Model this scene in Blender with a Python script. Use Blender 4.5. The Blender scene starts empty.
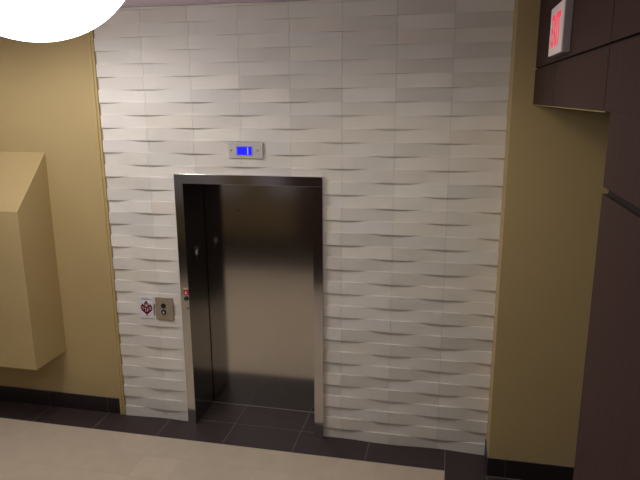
import bpy, bmesh, math, random
from mathutils import Vector, Matrix
random.seed(7)
S = bpy.context.scene
C = S.collection
PI = math.pi

# ------------------------------------------------------------------ materials
def lin(c):
    c = c / 255.0
    return c / 12.92 if c <= 0.04045 else ((c + 0.055) / 1.055) ** 2.4
def rgb(r, g, b): return (lin(r), lin(g), lin(b), 1)

def mat(name, color, rough=0.6, metal=0.0, noise=0.0, nscale=8.0, bump=0.0, bscale=200.0,
        emit=None, estr=0.0, stretch=None, attr=None, spec=0.5):
    m = bpy.data.materials.new(name); m.use_nodes = True
    nt = m.node_tree; N = nt.nodes; L = nt.links
    b = N['Principled BSDF']
    b.inputs['Roughness'].default_value = rough
    b.inputs['Metallic'].default_value = metal
    b.inputs['Specular IOR Level'].default_value = spec
    b.inputs['Base Color'].default_value = color
    tc = N.new('ShaderNodeTexCoord')
    vec = tc.outputs['Object']
    if stretch:
        mp = N.new('ShaderNodeMapping'); mp.inputs['Scale'].default_value = stretch
        L.new(vec, mp.inputs['Vector']); vec = mp.outputs['Vector']
    last = None
    if attr:
        a = N.new('ShaderNodeAttribute'); a.attribute_name = attr
        mx = N.new('ShaderNodeMix'); mx.data_type = 'RGBA'; mx.blend_type = 'MULTIPLY'
        mx.inputs['Factor'].default_value = 1.0
        mx.inputs['A'].default_value = color
        L.new(a.outputs['Color'], mx.inputs['B']); last = mx.outputs['Result']
    if noise > 0:
        n = N.new('ShaderNodeTexNoise'); n.inputs['Scale'].default_value = nscale
        n.inputs['Detail'].default_value = 6
        L.new(vec, n.inputs['Vector'])
        r = N.new('ShaderNodeMapRange')
        r.inputs['To Min'].default_value = 1 - noise; r.inputs['To Max'].default_value = 1 + noise
        r.inputs['From Min'].default_value = 0.25; r.inputs['From Max'].default_value = 0.75
        L.new(n.outputs['Fac'], r.inputs['Value'])
        mx = N.new('ShaderNodeMix'); mx.data_type = 'RGBA'; mx.blend_type = 'MULTIPLY'
        mx.inputs['Factor'].default_value = 1.0
        mx.inputs['A'].default_value = color
        if last is not None: L.new(last, mx.inputs['A'])
        L.new(r.outputs['Result'], mx.inputs['B']); last = mx.outputs['Result']
    if last is not None: L.new(last, b.inputs['Base Color'])
    if bump > 0:
        n = N.new('ShaderNodeTexNoise'); n.inputs['Scale'].default_value = bscale
        L.new(vec, n.inputs['Vector'])
        bp = N.new('ShaderNodeBump'); bp.inputs['Strength'].default_value = bump
        bp.inputs['Distance'].default_value = 0.002
        L.new(n.outputs['Fac'], bp.inputs['Height']); L.new(bp.outputs['Normal'], b.inputs['Normal'])
    if emit:
        b.inputs['Emission Color'].default_value = emit
        b.inputs['Emission Strength'].default_value = estr
    return m

M = {}
M['yellow'] = mat('yellow_paint', (0.475, 0.365, 0.172, 1), 0.65, noise=0.03, nscale=3, bump=0.08, bscale=260)
M['gold'] = mat('yellow_trim_paint', (0.50, 0.385, 0.17, 1), 0.45, noise=0.03)
M['tile'] = mat('white_wave_tile', (0.80, 0.78, 0.728, 1), 0.5, noise=0.035, nscale=5, bump=0.10, bscale=120, attr='tint')
M['backing'] = mat('tile_mortar', (0.42, 0.37, 0.29, 1), 0.9, noise=0.05)
M['steel'] = mat('brushed_steel', (0.60, 0.59, 0.575, 1), 0.13, 1.0, noise=0.03, nscale=30, stretch=(14, 14, 0.25))
M['door_steel'] = mat('brushed_door_steel', (0.56, 0.54, 0.50, 1), 0.135, 1.0, noise=0.025, nscale=25, stretch=(14, 14, 0.25))
M['steel_dimmed'] = mat('dimmed_brushed_steel', (0.33, 0.325, 0.32, 1), 0.16, 1.0, noise=0.03, nscale=30, stretch=(14, 14, 0.25))  # same steel, darkened to stand in for a dark reflection on the jamb
M['plate'] = mat('satin_plate', (0.40, 0.34, 0.255, 1), 0.42, 0.45, noise=0.03, nscale=40, stretch=(8, 8, 0.5))
M['plate_grey'] = mat('satin_grey_plate', (0.62, 0.60, 0.58, 1), 0.45, 0.35, noise=0.06, nscale=30)
M['black'] = mat('black_plastic', (0.006, 0.006, 0.007, 1), 0.4, noise=0.05)
M['dark_gap'] = mat('dark_void', (0.004, 0.003, 0.003, 1), 0.9, noise=0.05)
M['white'] = mat('white_mark', (0.75, 0.75, 0.76, 1), 0.6, noise=0.02)
M['grey_mark'] = mat('grey_mark', (0.42, 0.41, 0.38, 1), 0.5, noise=0.02)
M['paper'] = mat('white_paper', (0.74, 0.74, 0.80, 1), 0.7, noise=0.02)
M['maroon'] = mat('maroon_ink', (0.15, 0.005, 0.02, 1), 0.9, noise=0.05, nscale=60, spec=0.1)
M['blue_ink'] = mat('blue_grey_ink', (0.10, 0.11, 0.22, 1), 0.6, noise=0.05)
M['red'] = mat('red_plastic', (0.58, 0.025, 0.025, 1), 0.4, noise=0.04)
M['screen'] = mat('blue_screen', (0.01, 0.01, 0.5, 1), 0.3, noise=0.02, emit=(0.012, 0.012, 1.0, 1), estr=0.95)
M['digit'] = mat('pale_digit', (0.3, 0.35, 0.9, 1), 0.4, noise=0.02, emit=(0.22, 0.25, 1, 1), estr=0.95)
M['dark_tile'] = mat('dark_porcelain_tile', (0.045, 0.032, 0.034, 1), 0.55, noise=0.12, nscale=9, bump=0.05, bscale=90)
M['base_tile'] = mat('dark_base_tile', (0.022, 0.016, 0.016, 1), 0.42, noise=0.12, nscale=9)
M['grout'] = mat('pale_grout', (0.20, 0.18, 0.165, 1), 0.9, noise=0.08, nscale=40)
M['beige_tile'] = mat('beige_porcelain_tile', (0.62, 0.54, 0.43, 1), 0.5, noise=0.05, nscale=7, bump=0.04, bscale=80, attr='tint')
M['beige_grout'] = mat('beige_grout', (0.57, 0.49, 0.39, 1), 0.9, noise=0.06)
M['wood'] = mat('dark_wenge_laminate', (0.056, 0.030, 0.027, 1), 0.55, noise=0.22, nscale=10, stretch=(9, 9, 0.35), bump=0.05, bscale=60, spec=0.08)
M['grey_wall'] = mat('grey_paint', (0.42, 0.42, 0.48, 1), 0.6, noise=0.05)
M['yellow_dimmed'] = mat('dimmed_yellow_paint', (0.19, 0.135, 0.062, 1), 0.6, noise=0.05)  # yellow wall paint with dim light worked into the colour
M['ceiling'] = mat('white_ceiling_board', (0.84, 0.75, 0.88, 1), 0.85, noise=0.03, nscale=20)
M['globe'] = mat('glowing_opal_glass', (0.9, 0.88, 0.85, 1), 0.3, noise=0.01, emit=(1.0, 0.97, 0.93, 1), estr=6.0)
M['cord'] = mat('white_cord', (0.6, 0.6, 0.6, 1), 0.5, noise=0.02)
M['sign_white'] = mat('white_sign_plastic', (0.62, 0.57, 0.55, 1), 0.5, noise=0.03, emit=(1, 0.72, 0.68, 1), estr=0.15)
M['sign_side'] = mat('grey_sign_plastic', (0.34, 0.31, 0.30, 1), 0.5, noise=0.03)
M['sign_red'] = mat('glowing_red', (0.5, 0.02, 0.05, 1), 0.5, noise=0.02, emit=(1.0, 0.06, 0.12, 1), estr=0.75)

# ------------------------------------------------------------------ helpers
def bx(bm, x0, x1, y0, y1, z0, z1):
    v = [bm.verts.new(p) for p in ((x0,y0,z0),(x1,y0,z0),(x1,y1,z0),(x0,y1,z0),(x0,y0,z1),(x1,y0,z1),(x1,y1,z1),(x0,y1,z1))]
    return [bm.faces.new([v[i] for i in q]) for q in ((0,3,2,1),(4,5,6,7),(0,1,5,4),(1,2,6,5),(2,3,7,6),(3,0,4,7))]
def prism(bm, pts, d):
    """polygon given as 3-D points, extruded by vector d"""
    d = Vector(d)
    a = [bm.verts.new(Vector(p)) for p in pts]; b = [bm.verts.new(Vector(p) + d) for p in pts]
    n = len(a)
    bm.faces.new(a); bm.faces.new(b[::-1])
    for i in range(n): bm.faces.new([a[i], b[i], b[(i+1) % n], a[(i+1) % n]])
def disc(bm, c, r, y0, y1, n=24):
    prism(bm, [(c[0] + r*math.cos(2*PI*i/n), y0, c[1] + r*math.sin(2*PI*i/n)) for i in range(n)], (0, y1 - y0, 0))
def obj(name, bm, m, parent=None, bevel=0.0, smooth=False):
    bmesh.ops.recalc_face_normals(bm, faces=bm.faces[:])
    if bevel > 0:
        bmesh.ops.bevel(bm, geom=bm.edges[:], offset=bevel, segments=2, affect='EDGES', profile=0.6)
    me = bpy.data.meshes.new(name); bm.to_mesh(me); bm.free()
    for mm in (m if isinstance(m, (list, tuple)) else [m]): me.materials.append(mm)
    if smooth:
        for p in me.polygons: p.use_smooth = True
    o = bpy.data.objects.new(name, me); C.objects.link(o)
    if parent is not None:
        o.parent = parent
        o.matrix_parent_inverse = Matrix.Translation(parent_loc(parent)).inverted()
    return o
def parent_loc(p):
    # part meshes hold world coordinates; only the Empties carry a location
    return Vector(p.location) if p.type == 'EMPTY' else Vector((0, 0, 0))
def struct(name, bm, m, parent=None, **k):
    o = obj(name, bm, m, parent, **k)
    if parent is None: o['kind'] = 'structure'
    return o
def tag(o, label, cat, group=None):
    o['label'] = label; o['category'] = cat
    if group: o['group'] = group
    return o
def thing(name, label, cat, loc, group=None):
    o = bpy.data.objects.new(name, None); C.objects.link(o)
    o.location = loc; o.empty_display_size = 0.1
    return tag(o, label, cat, group)
def B(): return bmesh.new()
def font_mesh(text, size, to3, depth, name):
    cu = bpy.data.curves.new(name + '_curve', 'FONT'); cu.body = text; cu.size = size
    cu.align_x = 'CENTER'; cu.align_y = 'CENTER'; cu.extrude = 0.0; cu.resolution_u = 4
    cu.offset = size * 0.018
    t = bpy.data.objects.new(name + '_tmp', cu); C.objects.link(t)
    dg = bpy.context.evaluated_depsgraph_get(); dg.update()
    me = bpy.data.meshes.new_from_object(t.evaluated_get(dg))
    bpy.data.objects.remove(t); bpy.data.curves.remove(cu)
    bm = bmesh.new(); bm.from_mesh(me); bpy.data.meshes.remove(me)
    xs = [v.co.x for v in bm.verts]; ys = [v.co.y for v in bm.verts]
    cx, cy = (min(xs)+max(xs))/2, (min(ys)+max(ys))/2
    for v in bm.verts: v.co = Vector(to3(v.co.x - cx, v.co.y - cy))
    r = bmesh.ops.extrude_face_region(bm, geom=bm.faces[:])
    for g in r['geom']:
        if isinstance(g, bmesh.types.BMVert): g.co += Vector(depth)
    return bm

# ------------------------------------------------------------------ key dimensions (metres)
H = 3.573                        # ceiling
FX0, FX1, FZ = 0.635, 1.885, 2.270   # lift frame outside
OX0, OX1, OZ = 0.710, 1.808, 2.192   # opening
DY = 0.378                       # lift door face
COL, ROW, ZR = 0.4064, 0.1016, 0.0978
TX1 = 8 * COL                    # tile wall right end
RX = 3.240                       # return face of the right wall
RY = -0.290                      # front of the right yellow wall
WX = 3.378                       # face of the wood wall
JY = -2.40                       # near jamb of the opening in the wood wall
BX = 2.917                       # right end of beige floor
BY = -0.297                      # front edge of the dark floor border

# ------------------------------------------------------------------ tile wall
def wave(x, odd):
    return -0.0125 - 0.0095 * math.cos(PI * x / COL) * (-1 if odd else 1)
bm = B()
tint = bm.loops.layers.color.new('tint')
def tile_piece(x0, x1, z0, z1, odd, col):
    n = max(2, int(round((x1 - x0) / COL * 14)))
    f0, f1, b0, b1, s0, s1 = [], [], [], [], [], []
    for i in range(n + 1):
        x = x0 + (x1 - x0) * i / n
        y = wave(x, odd)
        f0.append(bm.verts.new((x, y, z0))); f1.append(bm.verts.new((x, y, z1)))
        s0.append(bm.verts.new((x, y, z0))); s1.append(bm.verts.new((x, y, z1)))
        b0.append(bm.verts.new((x, 0.004, z0))); b1.append(bm.verts.new((x, 0.004, z1)))
    fs = []
    for i in range(n):
        q = bm.faces.new((f0[i], f0[i+1], f1[i+1], f1[i])); q.smooth = True; fs.append(q)
        fs.append(bm.faces.new((s1[i], s1[i+1], b1[i+1], b1[i])))
        fs.append(bm.faces.new((b0[i], b0[i+1], s0[i+1], s0[i])))
    fs.append(bm.faces.new((b0[0], s0[0], s1[0], b1[0]))); fs.append(bm.faces.new((s0[n], b0[n], b1[n], s1[n])))
    for q in fs:
        for l in q.loops: l[tint] = col
g = 0.0008
for r in range(-1, 35):
    z0 = max(0.002, ZR + r * ROW); z1 = min(H - 0.001, ZR + (r + 1) * ROW) - 0.0006
    odd = (r % 2 == 0)               # even rows stand proud at the odd joints
    for c in range(8):
        x0, x1 = c * COL + g, (c + 1) * COL - g
        v = random.gauss(0.965, 0.020); w = random.gauss(0.003, 0.004)
        col = (min(1, v + w), min(1, v), min(1, v - w * 1.3), 1)
        if z0 >= FZ or x1 <= FX0 or x0 >= FX1:
            tile_piece(x0, x1, z0, z1, odd, col); continue
        if z1 > FZ:                      # row cut by the frame head
            a, b = max(x0, FX0), min(x1, FX1)
            if b - a > 0.004: tile_piece(a, b, FZ, z1, odd, col)
        if x0 < FX0 - 0.004: tile_piece(x0, FX0, z0, z1, odd, col)
        if x1 > FX1 + 0.004: tile_piece(FX1, x1, z0, z1, odd, col)
me = bpy.data.meshes.new('wall_back'); bm.to_mesh(me); bm.free()
me.materials.append(M['tile'])
wall_back = bpy.data.objects.new('wall_back', me); C.objects.link(wall_back); wall_back['kind'] = 'structure'
bm = B()
bx(bm, -0.02, FX0 + 0.03, 0.0045, 0.10, 0, H); bx(bm, FX1 - 0.03, RX, 0.0045, 0.10, 0, H)
bx(bm, FX0 + 0.03, FX1 - 0.03, 0.0045, 0.10, FZ - 0.03, H)
struct('wall_back_backing', bm, M['backing'], wall_back)

# ------------------------------------------------------------------ left yellow wall, its trim, baseboard and boxed projection
bm = B(); bx(bm, -4.0, -0.05, -0.002, 0.10, 0, H)
wl = struct('wall_left', bm, M['yellow'])
bm = B(); bx(bm, -0.058, -0.034, -0.020, 0.05, 0, H); bx(bm, -0.034, -0.012, -0.013, 0.05, 0, H)
struct('trim_1', bm, M['gold'], bevel=0.0025)
PXR, PY = -0.570, -0.432
bm = B()
prism(bm, [(PXR, -0.002, 0.588), (PXR, PY, 0.588), (PXR, PY, 1.980), (PXR, -0.002, 2.427)], (-1.9, 0, 0))
o = struct('wall_left_projection', bm, M['yellow'], bevel=0.004)

def baseboard(name, runs):
    """runs: list of boxes (x0,x1,y0,y1) of single base tiles; pale grout fills the joints"""
    bm = B()
    for (x0, x1, y0, y1) in runs: bx(bm, x0, x1, y0, y1, 0.002, 0.155)
    o = struct(name, bm, M['base_tile'], bevel=0.0012)
    return o
xs = [-4.0] + [-0.80 - 0.61 * k for k in (4, 3, 2, 1, 0)] + [-0.188, -0.059]
o = baseboard('baseboard_left', [(a + 0.0015, b - 0.0015, -0.0135, -0.002) for a, b in zip(xs[:-1], xs[1:])])
bm = B(); bx(bm, -4.0, -0.059, -0.0118, -0.002, 0.0, 0.158)
struct('grout', bm, M['grout'], o)

# ------------------------------------------------------------------ right yellow wall (stands forward of the tile wall), baseboard
bm = B(); bx(bm, RX, 6.0, RY, 0.10, 0, H)
struct('wall_right_yellow', bm, M['yellow'], bevel=0.002)
xs = [RX - 0.006, 3.369, 3.369 + 0.61, 3.369 + 1.22, 6.0]
o = baseboard('baseboard_right', [(a + 0.0015, b - 0.0015, RY - 0.012, RY) for a, b in zip(xs[:-1], xs[1:])] + [(RX - 0.010, RX, RY + 0.0015, -0.025)])
bm = B(); bx(bm, RX - 0.004, 6.0, RY - 0.010, RY, 0, 0.159); bx(bm, RX - 0.007, RX, RY, -0.026, 0, 0.158)
struct('grout', bm, M['grout'], o)

# ------------------------------------------------------------------ wood wall with opening: header band and near panels
def wood_panels(name, panels, core):
    bm = B()
    for (y0, y1, z0, z1) in panels: bx(bm, WX, WX + 0.020, y0, y1, z0, z1)
    o = struct(name, bm, M['wood'], bevel=0.0012)
    bm = B()
    for (y0, y1, z0, z1) in core: bx(bm, WX + 0.0125, WX + 0.16, y0, y1, z0, z1)
    struct('core', bm, M['dark_gap'], o)
    return o
gp = 0.004
HZ = 2.822
ys = [RY - 0.003, -1.135, -2.30, -3.46, -4.62, -5.6]
hp = []
for a, b in zip(ys[:-1], ys[1:]):
    hp.append((b + gp, a - gp, 3.050 + 0.005, H - 0.002))
hp += [(-1.135 + gp, RY - 0.003, HZ, 3.050 - 0.005), (-2.30 + gp, -1.135 - gp, HZ, 3.050 - 0.005)]
hp += [(JY, -2.30 - gp, HZ, 3.050 - 0.005)]
np_ = []
for a, b in zip([JY, -3.46, -4.62], [-3.46, -4.62, -5.6]):
    np_.append((b + gp, a - (gp if a != JY else 0), 2.556 + 0.012, 3.050 - 0.005))
    np_.append((b + gp, a - (gp if a != JY else 0), 1.30, 2.556 - 0.012))
    np_.append((b + gp, a - (gp if a != JY else 0), 0.002, 1.30 - 0.008))
# the last header piece and the first near panel are one sheet above the opening
hp.pop()
np_[0] = (np_[0][0], JY, np_[0][2], HZ)
np_.append((-3.46 + gp, -2.30 - gp, HZ, 3.050 - 0.005))
bmh = hp
wood_panels('wall_right', bmh + np_, [(-5.6, JY - 0.03, 0, H), (JY - 0.03, RY - 0.003, HZ + 0.006, H)])
# fix: the sheet beside the opening starts at the jamb below the header line
bm = B(); bx(bm, WX + 0.004, WX + 0.16, JY + 0.10, RY - 0.002, HZ - 0.004, HZ + 0.0055)
struct('trim_2', bm, M['gold'])

# ------------------------------------------------------------------ ceiling, rear wall
bm = B()
seams = [-4.0, -1.39, -0.17, 1.05, 2.27, 3.49, 6.0]
for a, b in zip(seams[:-1], seams[1:]): bx(bm, a + 0.004, b - 0.004, -6.0, 0.10, H, H + 0.02)
ce = struct('ceiling', bm, M['ceiling'])
bm = B(); bx(bm, -4.0, 6.0, -6.0, 0.5, H + 0.012, H + 0.06); struct('seam_backing', bm, M['dark_gap'], ce)
bm = B(); bx(bm, -4.0, 0.05, -5.72, -5.6, 0, 1.05); bx(bm, -1.07, -0.54, -5.72, -5.6, 1.05, H); struct('wall_rear', bm, M['yellow_dimmed'])
bm = B(); bx(bm, -4.0, -1.07, -5.85, -5.75, 1.05, H); bx(bm, -0.54, 0.05, -5.85, -5.75, 1.05, H); struct('wall_rear_recess', bm, M['grey_wall'])
bm = B(); bx(bm, -4.0, 0.05, -5.598, -5.57, 0, 0.25); struct('baseboard_rear', bm, M['base_tile'])
bm = B(); bx(bm, 0.05, WX, -5.72, -5.5, 0, H); struct('wall_rear_wood', bm, M['wood'])
bm = B(); bx(bm, -4.0, 1.745, -5.565, -4.2, -0.02, 0.002); struct('floor_border_rear', bm, M['dark_tile'])
# the flight of stairs the picture was taken from, along the wood wall
bm = B()
for k in range(8):
    y1 = -2.35 - 0.28 * k; y0 = y1 - 0.28 if k < 7 else -5.49
    bx(bm, 1.75, WX - 0.003, y0, y1, 0.0, 0.17 * (k + 1))
struct('floor_stairs', bm, M['dark_tile'])

# ------------------------------------------------------------------ floor
bm = B()
tint = bm.loops.layers.color.new('tint')
RD = 0.283
xg = [BX - 0.004] + [2.688 - 0.3135 * k for k in range(0, 23)]
yy = BY - 0.004
row = 0
while yy > -6.0:
    for k in range(0, 23):
        x1, x0 = xg[k] - 0.0015, xg[k+1] + 0.0015
        v = random.gauss(0.97, 0.008)
        for q in bx(bm, x0, x1, yy - RD + 0.0015, yy - 0.0015, -0.03, 0.0):
            for l in q.loops: l[tint] = (min(1, v), min(1, v), min(1, v * 0.995), 1)
    yy -= RD
fl = struct('floor', bm, M['beige_tile'])
bm = B(); bx(bm, -4.1, BX - 0.002, -6.0, BY - 0.002, -0.06, -0.0008); struct('grout', bm, M['beige_grout'], fl)
# dark border
bm = B()
gj = 0.0032
xb = [-3.85 + 0.0 + 0.61 * k for k in range(0)]
xj = [0.438 + 0.6135 * k for k in range(-8, 4)] + [2.914]       # joints at -0.79 -0.18 0.44 1.05 1.67 2.29 2.9
for a, b in zip(xj[:-1], xj[1:]):
    bx(bm, a + gj, b - gj, BY + 0.002, -0.0 if not (b > OX0 and a < OX1) else 0.037, -0.03, 0.0)
# threshold tiles inside the lift opening
for a, b in zip([OX0 - 0.02, 1.045, 1.667], [1.045, 1.667, OX1 + 0.02]):
    bx(bm, a + gj, b - gj, 0.037 + 2 * gj, DY + 0.06, -0.03, 0.0)
# right-hand run towards the camera and into the side passage
yb = [0.0, -0.61, -0.915, -1.525, -2.135, -2.745, -3.355, -3.965, -4.575, -5.185, -5.8]
for a, b in zip(yb[:-1], yb[1:]):
    bx(bm, xj[-1] + gj, 3.237 - gj, b + gj, a - gj, -0.03, 0.0)
for a, b in zip([-0.305] + yb[2:-1], yb[2:]):
    for x0, x1 in ((3.237, 3.845), (3.845, 4.455), (4.455, 5.065), (5.065, 6.0)):
        bx(bm, x0 + gj, x1 - gj, b + gj, a - gj, -0.03, 0.0)
fb = struct('floor_border', bm, M['dark_tile'])
bm = B(); bx(bm, -4.1, 6.0, BY - 0.002, 0.5, -0.06, -0.0007); bx(bm, BX - 0.002, 6.0, -6.0, BY - 0.002, -0.06, -0.0007)
struct('grout', bm, M['grout'], fb)

# ------------------------------------------------------------------ lift doorway
d = bpy.data.objects.new('door_1', None); C.objects.link(d); d.location = (1.26, 0, 0); d['kind'] = 'structure'
d['label'] = 'brushed steel lift door recessed in a steel frame in the white tile wall'
d['category'] = 'elevator door'
FY = -0.046
bm = B(); bx(bm, FX0, OX0 - 0.0015, FY, DY - 0.012, 0.001, OZ - 0.0005); jl = obj('jamb', bm, M['steel'], d)
bm = B(); bx(bm, OX0 - 0.0015, OX0, FY + 0.0015, DY - 0.012, 0.001, OZ - 0.0005); obj('jamb_return_dimmed', bm, M['steel_dimmed'], jl)  # thin skin that carries the dark reflection as colour
bm = B(); bx(bm, OX1, FX1, FY, DY - 0.012, 0.001, OZ - 0.0005); obj('jamb', bm, M['steel'], d)
bm = B(); bx(bm, FX0, FX1, FY, DY - 0.012, OZ, FZ); obj('frame_header', bm, M['steel'], d, bevel=0.0015)
bm = B(); bx(bm, OX0 - 0.06, OX1 + 0.06, DY, DY + 0.035, 0.008, OZ + 0.05)
dp = obj('door_panel', bm, M['door_steel'], d)
bm = B(); disc(bm, (1.03, 0), 0.008, DY - 0.002, DY + 0.002, 16)
for v in bm.verts: v.co.x += 0.0; v.co.z += 1.903
obj('release_keyhole', bm, M['black'], dp)
bm = B(); bx(bm, OX0 + 0.001, OX1 - 0.001, DY - 0.004, DY + 0.03, 0.0003, 0.002); obj('sill', bm, M['grey_mark'], d)
bm = B(); bx(bm, OX0 - 0.08, OX1 + 0.08, DY + 0.04, DY + 0.10, 0, OZ + 0.10); obj('shaft_back', bm, M['dark_gap'], d)

# ------------------------------------------------------------------ floor indicator above the door
t = thing('floor_indicator', 'small grey metal panel with a blue lit screen above the lift door', 'display', (1.259, -0.02, 2.404))
bm = B(); bx(bm, 1.118, 1.400, -0.034, -0.004, 2.404, 2.530); fp = obj('faceplate', bm, M['plate_grey'], t, bevel=0.002)
bm = B(); disc(bm, (1.140, 2.466), 0.006, -0.0352, -0.033, 14); obj('screw', bm, M['black'], fp)
bm = B(); disc(bm, (1.360, 2.468), 0.012, -0.0352, -0.033, 18); obj('sensor', bm, M['grey_mark'], fp)
bm = B()
for q in ((1.182, 1.318, 2.4965, 2.503), (1.182, 1.318, 2.425, 2.4315), (1.182, 1.189, 2.4315, 2.4965), (1.311, 1.318, 2.4315, 2.4965)):
    bx(bm, q[0], q[1], -0.037, -0.033, q[2], q[3])
obj('bezel', bm, M['grey_mark'], t)
bm = B(); bx(bm, 1.189, 1.311, -0.0355, -0.0335, 2.4315, 2.4965); sc = obj('screen', bm, M['screen'], t)
bm = B(); bx(bm, 1.274, 1.282, -0.0365, -0.0352, 2.436, 2.491); obj('digit', bm, M['digit'], sc)

# ------------------------------------------------------------------ call button panel
t = thing('call_button_panel', 'beige metal call plate with two round black buttons beside the lift door', 'call panel', (0.464, -0.02, 0.98))
bm = B(); bx(bm, 0.383, 0.546, -0.036, -0.004, 0.981, 1.182); fp = obj('faceplate', bm, M['plate'], t, bevel=0.002)
for zc, kind in ((1.112, 0), (1.053, 1)):
    bm = B(); disc(bm, (0.461, zc), 0.0225, -0.042, -0.034, 28); b = obj('button', bm, M['black'], t, bevel=0.0015)
    if kind:
        b['label'] = 'lower button with a pale arrow'
        bm = B(); prism(bm, [(0.461, -0.0428, zc + 0.011), (0.472, -0.0428, zc - 0.002), (0.4655, -0.0428, zc - 0.002), (0.4655, -0.0428, zc - 0.012), (0.4565, -0.0428, zc - 0.012), (0.4565, -0.0428, zc - 0.002), (0.450, -0.0428, zc - 0.002)], (0, 0.0012, 0))
        obj('arrow', bm, M['white'], b)

# ------------------------------------------------------------------ paper notice with maroon emblem
t = thing('fire_notice', 'white paper notice with a dark red flame emblem left of the call plate', 'notice', (0.292, -0.024, 0.985))
X0, X1, Z0, Z1 = 0.225, 0.357, 0.983, 1.182
bm = B(); bx(bm, X0, X1, -0.0268, -0.0214, Z0, Z1); pp = obj('sheet', bm, M['paper'], t)
cx, cz = 0.2925, 1.076
outline = [(0, .064), (.008, .050), (.017, .036), (.021, .022), (.027, .030), (.031, .042), (.036, .028), (.046, .013), (.047, -.006), (.040, -.020), (.026, -.033), (.014, -.043), (.006, -.050), (0, -.062)]
pts = outline + [(-x, z) for x, z in outline[-2:0:-1]]
bm = B(); prism(bm, [(cx + x, -0.0274, cz + z) for x, z in [(1.2*p[0], 1.14*p[1]) for p in pts]], (0, 0.0008, 0)); em = obj('emblem', bm, M['maroon'], t)
bm = B()
def ring(x, z, r, w):
    n = 16
    o_ = [bm.verts.new((cx + x + r*math.cos(2*PI*i/n), -0.0279, cz + z + r*math.sin(2*PI*i/n))) for i in range(n)]
    i_ = [bm.verts.new((cx + x + (r-w)*math.cos(2*PI*i/n), -0.0279, cz + z + (r-w)*math.sin(2*PI*i/n))) for i in range(n)]
    for i in range(n): bm.faces.new((o_[i], o_[(i+1) % n], i_[(i+1) % n], i_[i]))
ring(0, .026, .014, .0035); ring(-.034, .000, .012, .003); ring(.034, .000, .012, .003)
def quad(*p): bm.faces.new([bm.verts.new((cx + x, -0.0279, cz + z)) for x, z in p])
quad((-.013, .004), (-.008, .004), (-.005, -.034), (-.010, -.030)); quad((.007, -.008), (.013, .002), (.014, -.028), (.006, -.034))
quad((-.004, .031), (.004, .031), (.004, .022), (-.004, .022))
obj('emblem_detail', bm, M['white'], em)
bm = B()
def dashes(x0, x1, z, h):
    x = x0
    while x < x1 - 0.003:
        w = random.uniform(0.004, 0.011); bx(bm, x, min(x + w, x1), -0.0274, -0.0266, z, z + h); x += w + 0.0022
dashes(0.254, 0.318, 1.165, 0.004); dashes(0.238, 0.348, 1.153, 0.006)
obj('heading_text', bm, M['blue_ink'], t)
bm = B(); dashes(0.280, 0.310, 1.003, 0.004)
obj('footer_text', bm, M['blue_ink'], t)

# ------------------------------------------------------------------ fittings on the left face of the lift frame
t = thing('fire_service_plate', 'tiny red square plate on the steel frame above the black key switch', 'sign plate', (0.684, FY, 1.228))
bm = B(); bx(bm, 0.662, 0.708, FY - 0.004, FY, 1.228, 1.274); rp = obj('plate', bm, M['red'], t, bevel=0.001)
bm = B(); prism(bm, [(0.684 + x, FY - 0.0048, 1.250 + z) for x, z in ((-.010, -.010), (.012, -.010), (.010, -.003), (.004, .001), (.006, .010), (-.002, .012), (-.004, .003), (-.009, -.002))], (0, 0.001, 0))
obj('helmet_symbol', bm, M['white'], rp)
bm = B(); bx(bm, 0.664, 0.706, FY - 0.003, FY, 1.280, 1.291); tag(obj('engraved_strip', bm, M['plate_grey']), 'thin pale strip on the steel frame just above the red plate', 'strip')
t = thing('key_switch', 'round black key switch on the steel frame under the red plate', 'key switch', (0.686, FY, 1.197))
bm = B(); disc(bm, (0.686, 1.197), 0.020, FY - 0.006, FY, 24); kb = obj('barrel', bm, M['black'], t, bevel=0.001)
bm = B(); bx(bm, 0.6845, 0.6875, FY - 0.0068, FY - 0.005, 1.188, 1.206); obj('key_slot', bm, M['grey_mark'], kb)
bm = B(); bx(bm, 0.697, 0.702, FY - 0.002, FY, 1.096, 1.122); bx(bm, 0.678, 0.694, FY - 0.001, FY, 1.108, 1.113)
tag(obj('frame_marking', bm, M['black']), 'tiny dark engraved mark low on the steel frame below the key switch', 'marking')

# floor marker on the inner face of the left jamb
t = thing('floor_marker', 'small black plate with white star on the inner jamb of the lift', 'sign plate', (OX0, 0.160, 1.50))
bm = B(); bx(bm, OX0, OX0 + 0.003, 0.112, 0.206, 1.500, 1.612); pl = obj('plate', bm, M['black'], t, bevel=0.0008)
st = []
for i in range(10):
    r = 0.036 if i % 2 == 0 else 0.016
    st.append((OX0 + 0.003, 0.152 - r * math.sin(2*PI*i/10) * -1, 1.560 + r * math.cos(2*PI*i/10)))
bm = B(); prism(bm, st, (0.001, 0, 0)); obj('star', bm, M['white'], pl)
bm = B(); bx(bm, OX0 + 0.003, OX0 + 0.004, 0.188, 0.196, 1.575, 1.600); obj('raised_stroke', bm, M['grey_mark'], pl)

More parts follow.
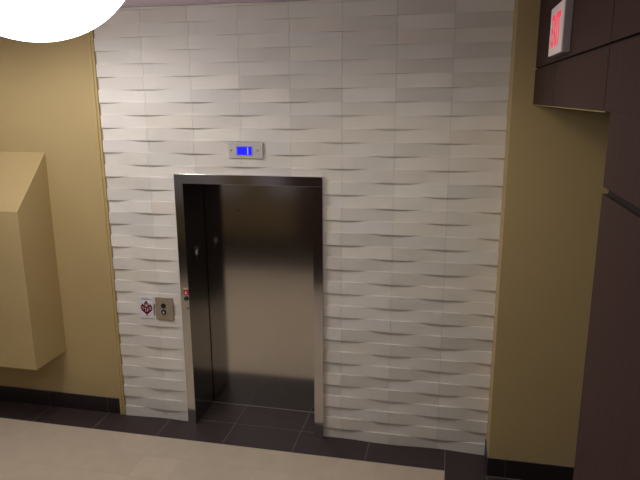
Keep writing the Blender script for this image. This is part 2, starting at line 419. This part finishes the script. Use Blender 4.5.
# ------------------------------------------------------------------ exit sign on the wood wall
EY0, EY1, EZ0, EZ1 = -1.522, -1.135, 3.076, 3.312
ET = 0.042
t = thing('exit_sign', 'white exit sign with glowing red letters high on the dark wood wall', 'exit sign', (WX, (EY0+EY1)/2, EZ0))
bm = B(); bx(bm, WX - ET + 0.006, WX, EY0, EY1, EZ0, EZ1); obj('housing', bm, M['sign_side'], t, bevel=0.003)
bm = B(); bx(bm, WX - ET, WX - ET + 0.006, EY0 + 0.001, EY1 - 0.001, EZ0 + 0.001, EZ1 - 0.001); fc = obj('face', bm, M['sign_white'], t, bevel=0.001)
yc, zc = (EY0+EY1)/2, (EZ0+EZ1)/2
bm = font_mesh('EXIT', 0.205, lambda a, b: (WX - ET - 0.0002, yc - a * 0.62, zc + b * 1.05), (-0.0015, 0, 0), 'letters')
obj('lettering', bm, M['sign_red'], t)

# ------------------------------------------------------------------ globe pendant
def camray(x, y):
    return CR * ((x - 320) / CF) - CU * ((y - 240) / CF) + CFW
yaw, pitch, roll, CF = -0.2129, -0.2312, -0.0052, 605.97
cyw, syw, cp, sp, cr, sr = math.cos(yaw), math.sin(yaw), math.cos(pitch), math.sin(pitch), math.cos(roll), math.sin(roll)
CFW = Vector((syw*cp, cyw*cp, sp)); r0 = Vector((cyw, -syw, 0)); u0 = r0.cross(CFW)
CR = cr*r0 + sr*u0; CU = -sr*r0 + cr*u0
CAM = Vector((2.8586, -4.6497, 2.875))
GC = Vector((1.935, -3.337, 3.250)) - CR * 0.030 + CU * 0.007; GR = 0.253
t = thing('globe_pendant', 'large glowing white globe lamp hanging at the top left corner', 'pendant lamp', (GC.x, GC.y, H))
bm = B(); bmesh.ops.create_uvsphere(bm, u_segments=64, v_segments=40, radius=GR, matrix=Matrix.Translation(GC)); obj('globe', bm, M['globe'], t, smooth=True)
bm = B(); bmesh.ops.create_cone(bm, cap_ends=True, segments=16, radius1=0.008, radius2=0.008, depth=H - GC.z - GR + 0.01, matrix=Matrix.Translation((GC.x, GC.y, (H + GC.z + GR) / 2))); obj('cord', bm, M['cord'], t)
bm = B(); bmesh.ops.create_cone(bm, cap_ends=True, segments=32, radius1=0.06, radius2=0.065, depth=0.022, matrix=Matrix.Translation((GC.x, GC.y, H - 0.011))); obj('canopy', bm, M['cord'], t)

# ------------------------------------------------------------------ lights
def area(name, loc, target, size, power, color=(1, 0.93, 0.82), spread=PI):
    l = bpy.data.lights.new(name, 'AREA'); l.shape = 'DISK'; l.size = size; l.energy = power; l.color = color; l.spread = spread
    o = bpy.data.objects.new(name, l); C.objects.link(o); o.location = loc
    o.rotation_euler = (Vector(target) - Vector(loc)).to_track_quat('-Z', 'Y').to_euler()
    return o
def spot(name, loc, target, power, angle, blend, color=(1, 0.93, 0.82), size=0.06):
    l = bpy.data.lights.new(name, 'SPOT'); l.energy = power; l.spot_size = math.radians(angle); l.spot_blend = blend
    l.color = color; l.shadow_soft_size = size
    o = bpy.data.objects.new(name, l); C.objects.link(o); o.location = loc
    o.rotation_euler = (Vector(target) - Vector(loc)).to_track_quat('-Z', 'Y').to_euler()
    return o
spot('unseen_spot', (-0.02, -1.25, 3.50), (0.0, -1.1, 0), 47, 172, 0.55, (1, 0.95, 0.92), 0.05)
spot('unseen_spot', (-1.55, -1.05, 3.50), (-1.55, -1.0, 0), 17, 174, 0.5, (1, 0.92, 0.84), 0.05)
spot('unseen_spot', (2.35, -1.7, 3.50), (2.35, -1.5, 0), 42, 168, 0.7, (1, 0.87, 0.70), 0.22)  # unseen, added to give the right side overhead light
spot('unseen_spot', (-0.5, -2.7, 3.50), (-0.4, -2.3, 0), 40, 168, 0.7, (1, 0.94, 0.87), 0.06)  # unseen frontal fill, added to thin the shadows under the tiles
def point(loc, power, color, r=0.06):  # unseen point lights, added to brighten the top of the wall
    l = bpy.data.lights.new('lamp', 'POINT'); l.energy = power; l.color = color; l.shadow_soft_size = r
    o = bpy.data.objects.new('lamp', l); C.objects.link(o); o.location = loc
point((0.15, -1.7, 3.25), 20, (1, 0.93, 0.90))
point((1.6, -2.2, 3.25), 5, (1, 0.92, 0.86))
spot('unseen_spot', (-0.8, -4.6, 3.50), (-0.8, -4.8, 0), 38, 166, 0.75, (1, 0.93, 0.88), 0.05)  # unseen, added to light the rear wall for the steel reflections
w = bpy.data.worlds.new('World'); S.world = w; w.use_nodes = True
w.node_tree.nodes['Background'].inputs['Color'].default_value = (1.0, 0.9, 0.78, 1)
w.node_tree.nodes['Background'].inputs['Strength'].default_value = 0.06

# ------------------------------------------------------------------ camera
cd = bpy.data.cameras.new('camera'); cd.sensor_fit = 'HORIZONTAL'; cd.sensor_width = 36.0
cd.lens = CF / 640 * 36.0; cd.clip_start = 0.02
co = bpy.data.objects.new('camera', cd); C.objects.link(co)
rm = Matrix((CR, CU, -CFW)).transposed()
co.matrix_world = Matrix.Translation(CAM) @ rm.to_4x4()
S.camera = co
S.view_settings.view_transform = 'Standard'
S.view_settings.look = 'None'
S.view_settings.exposure = 0.0
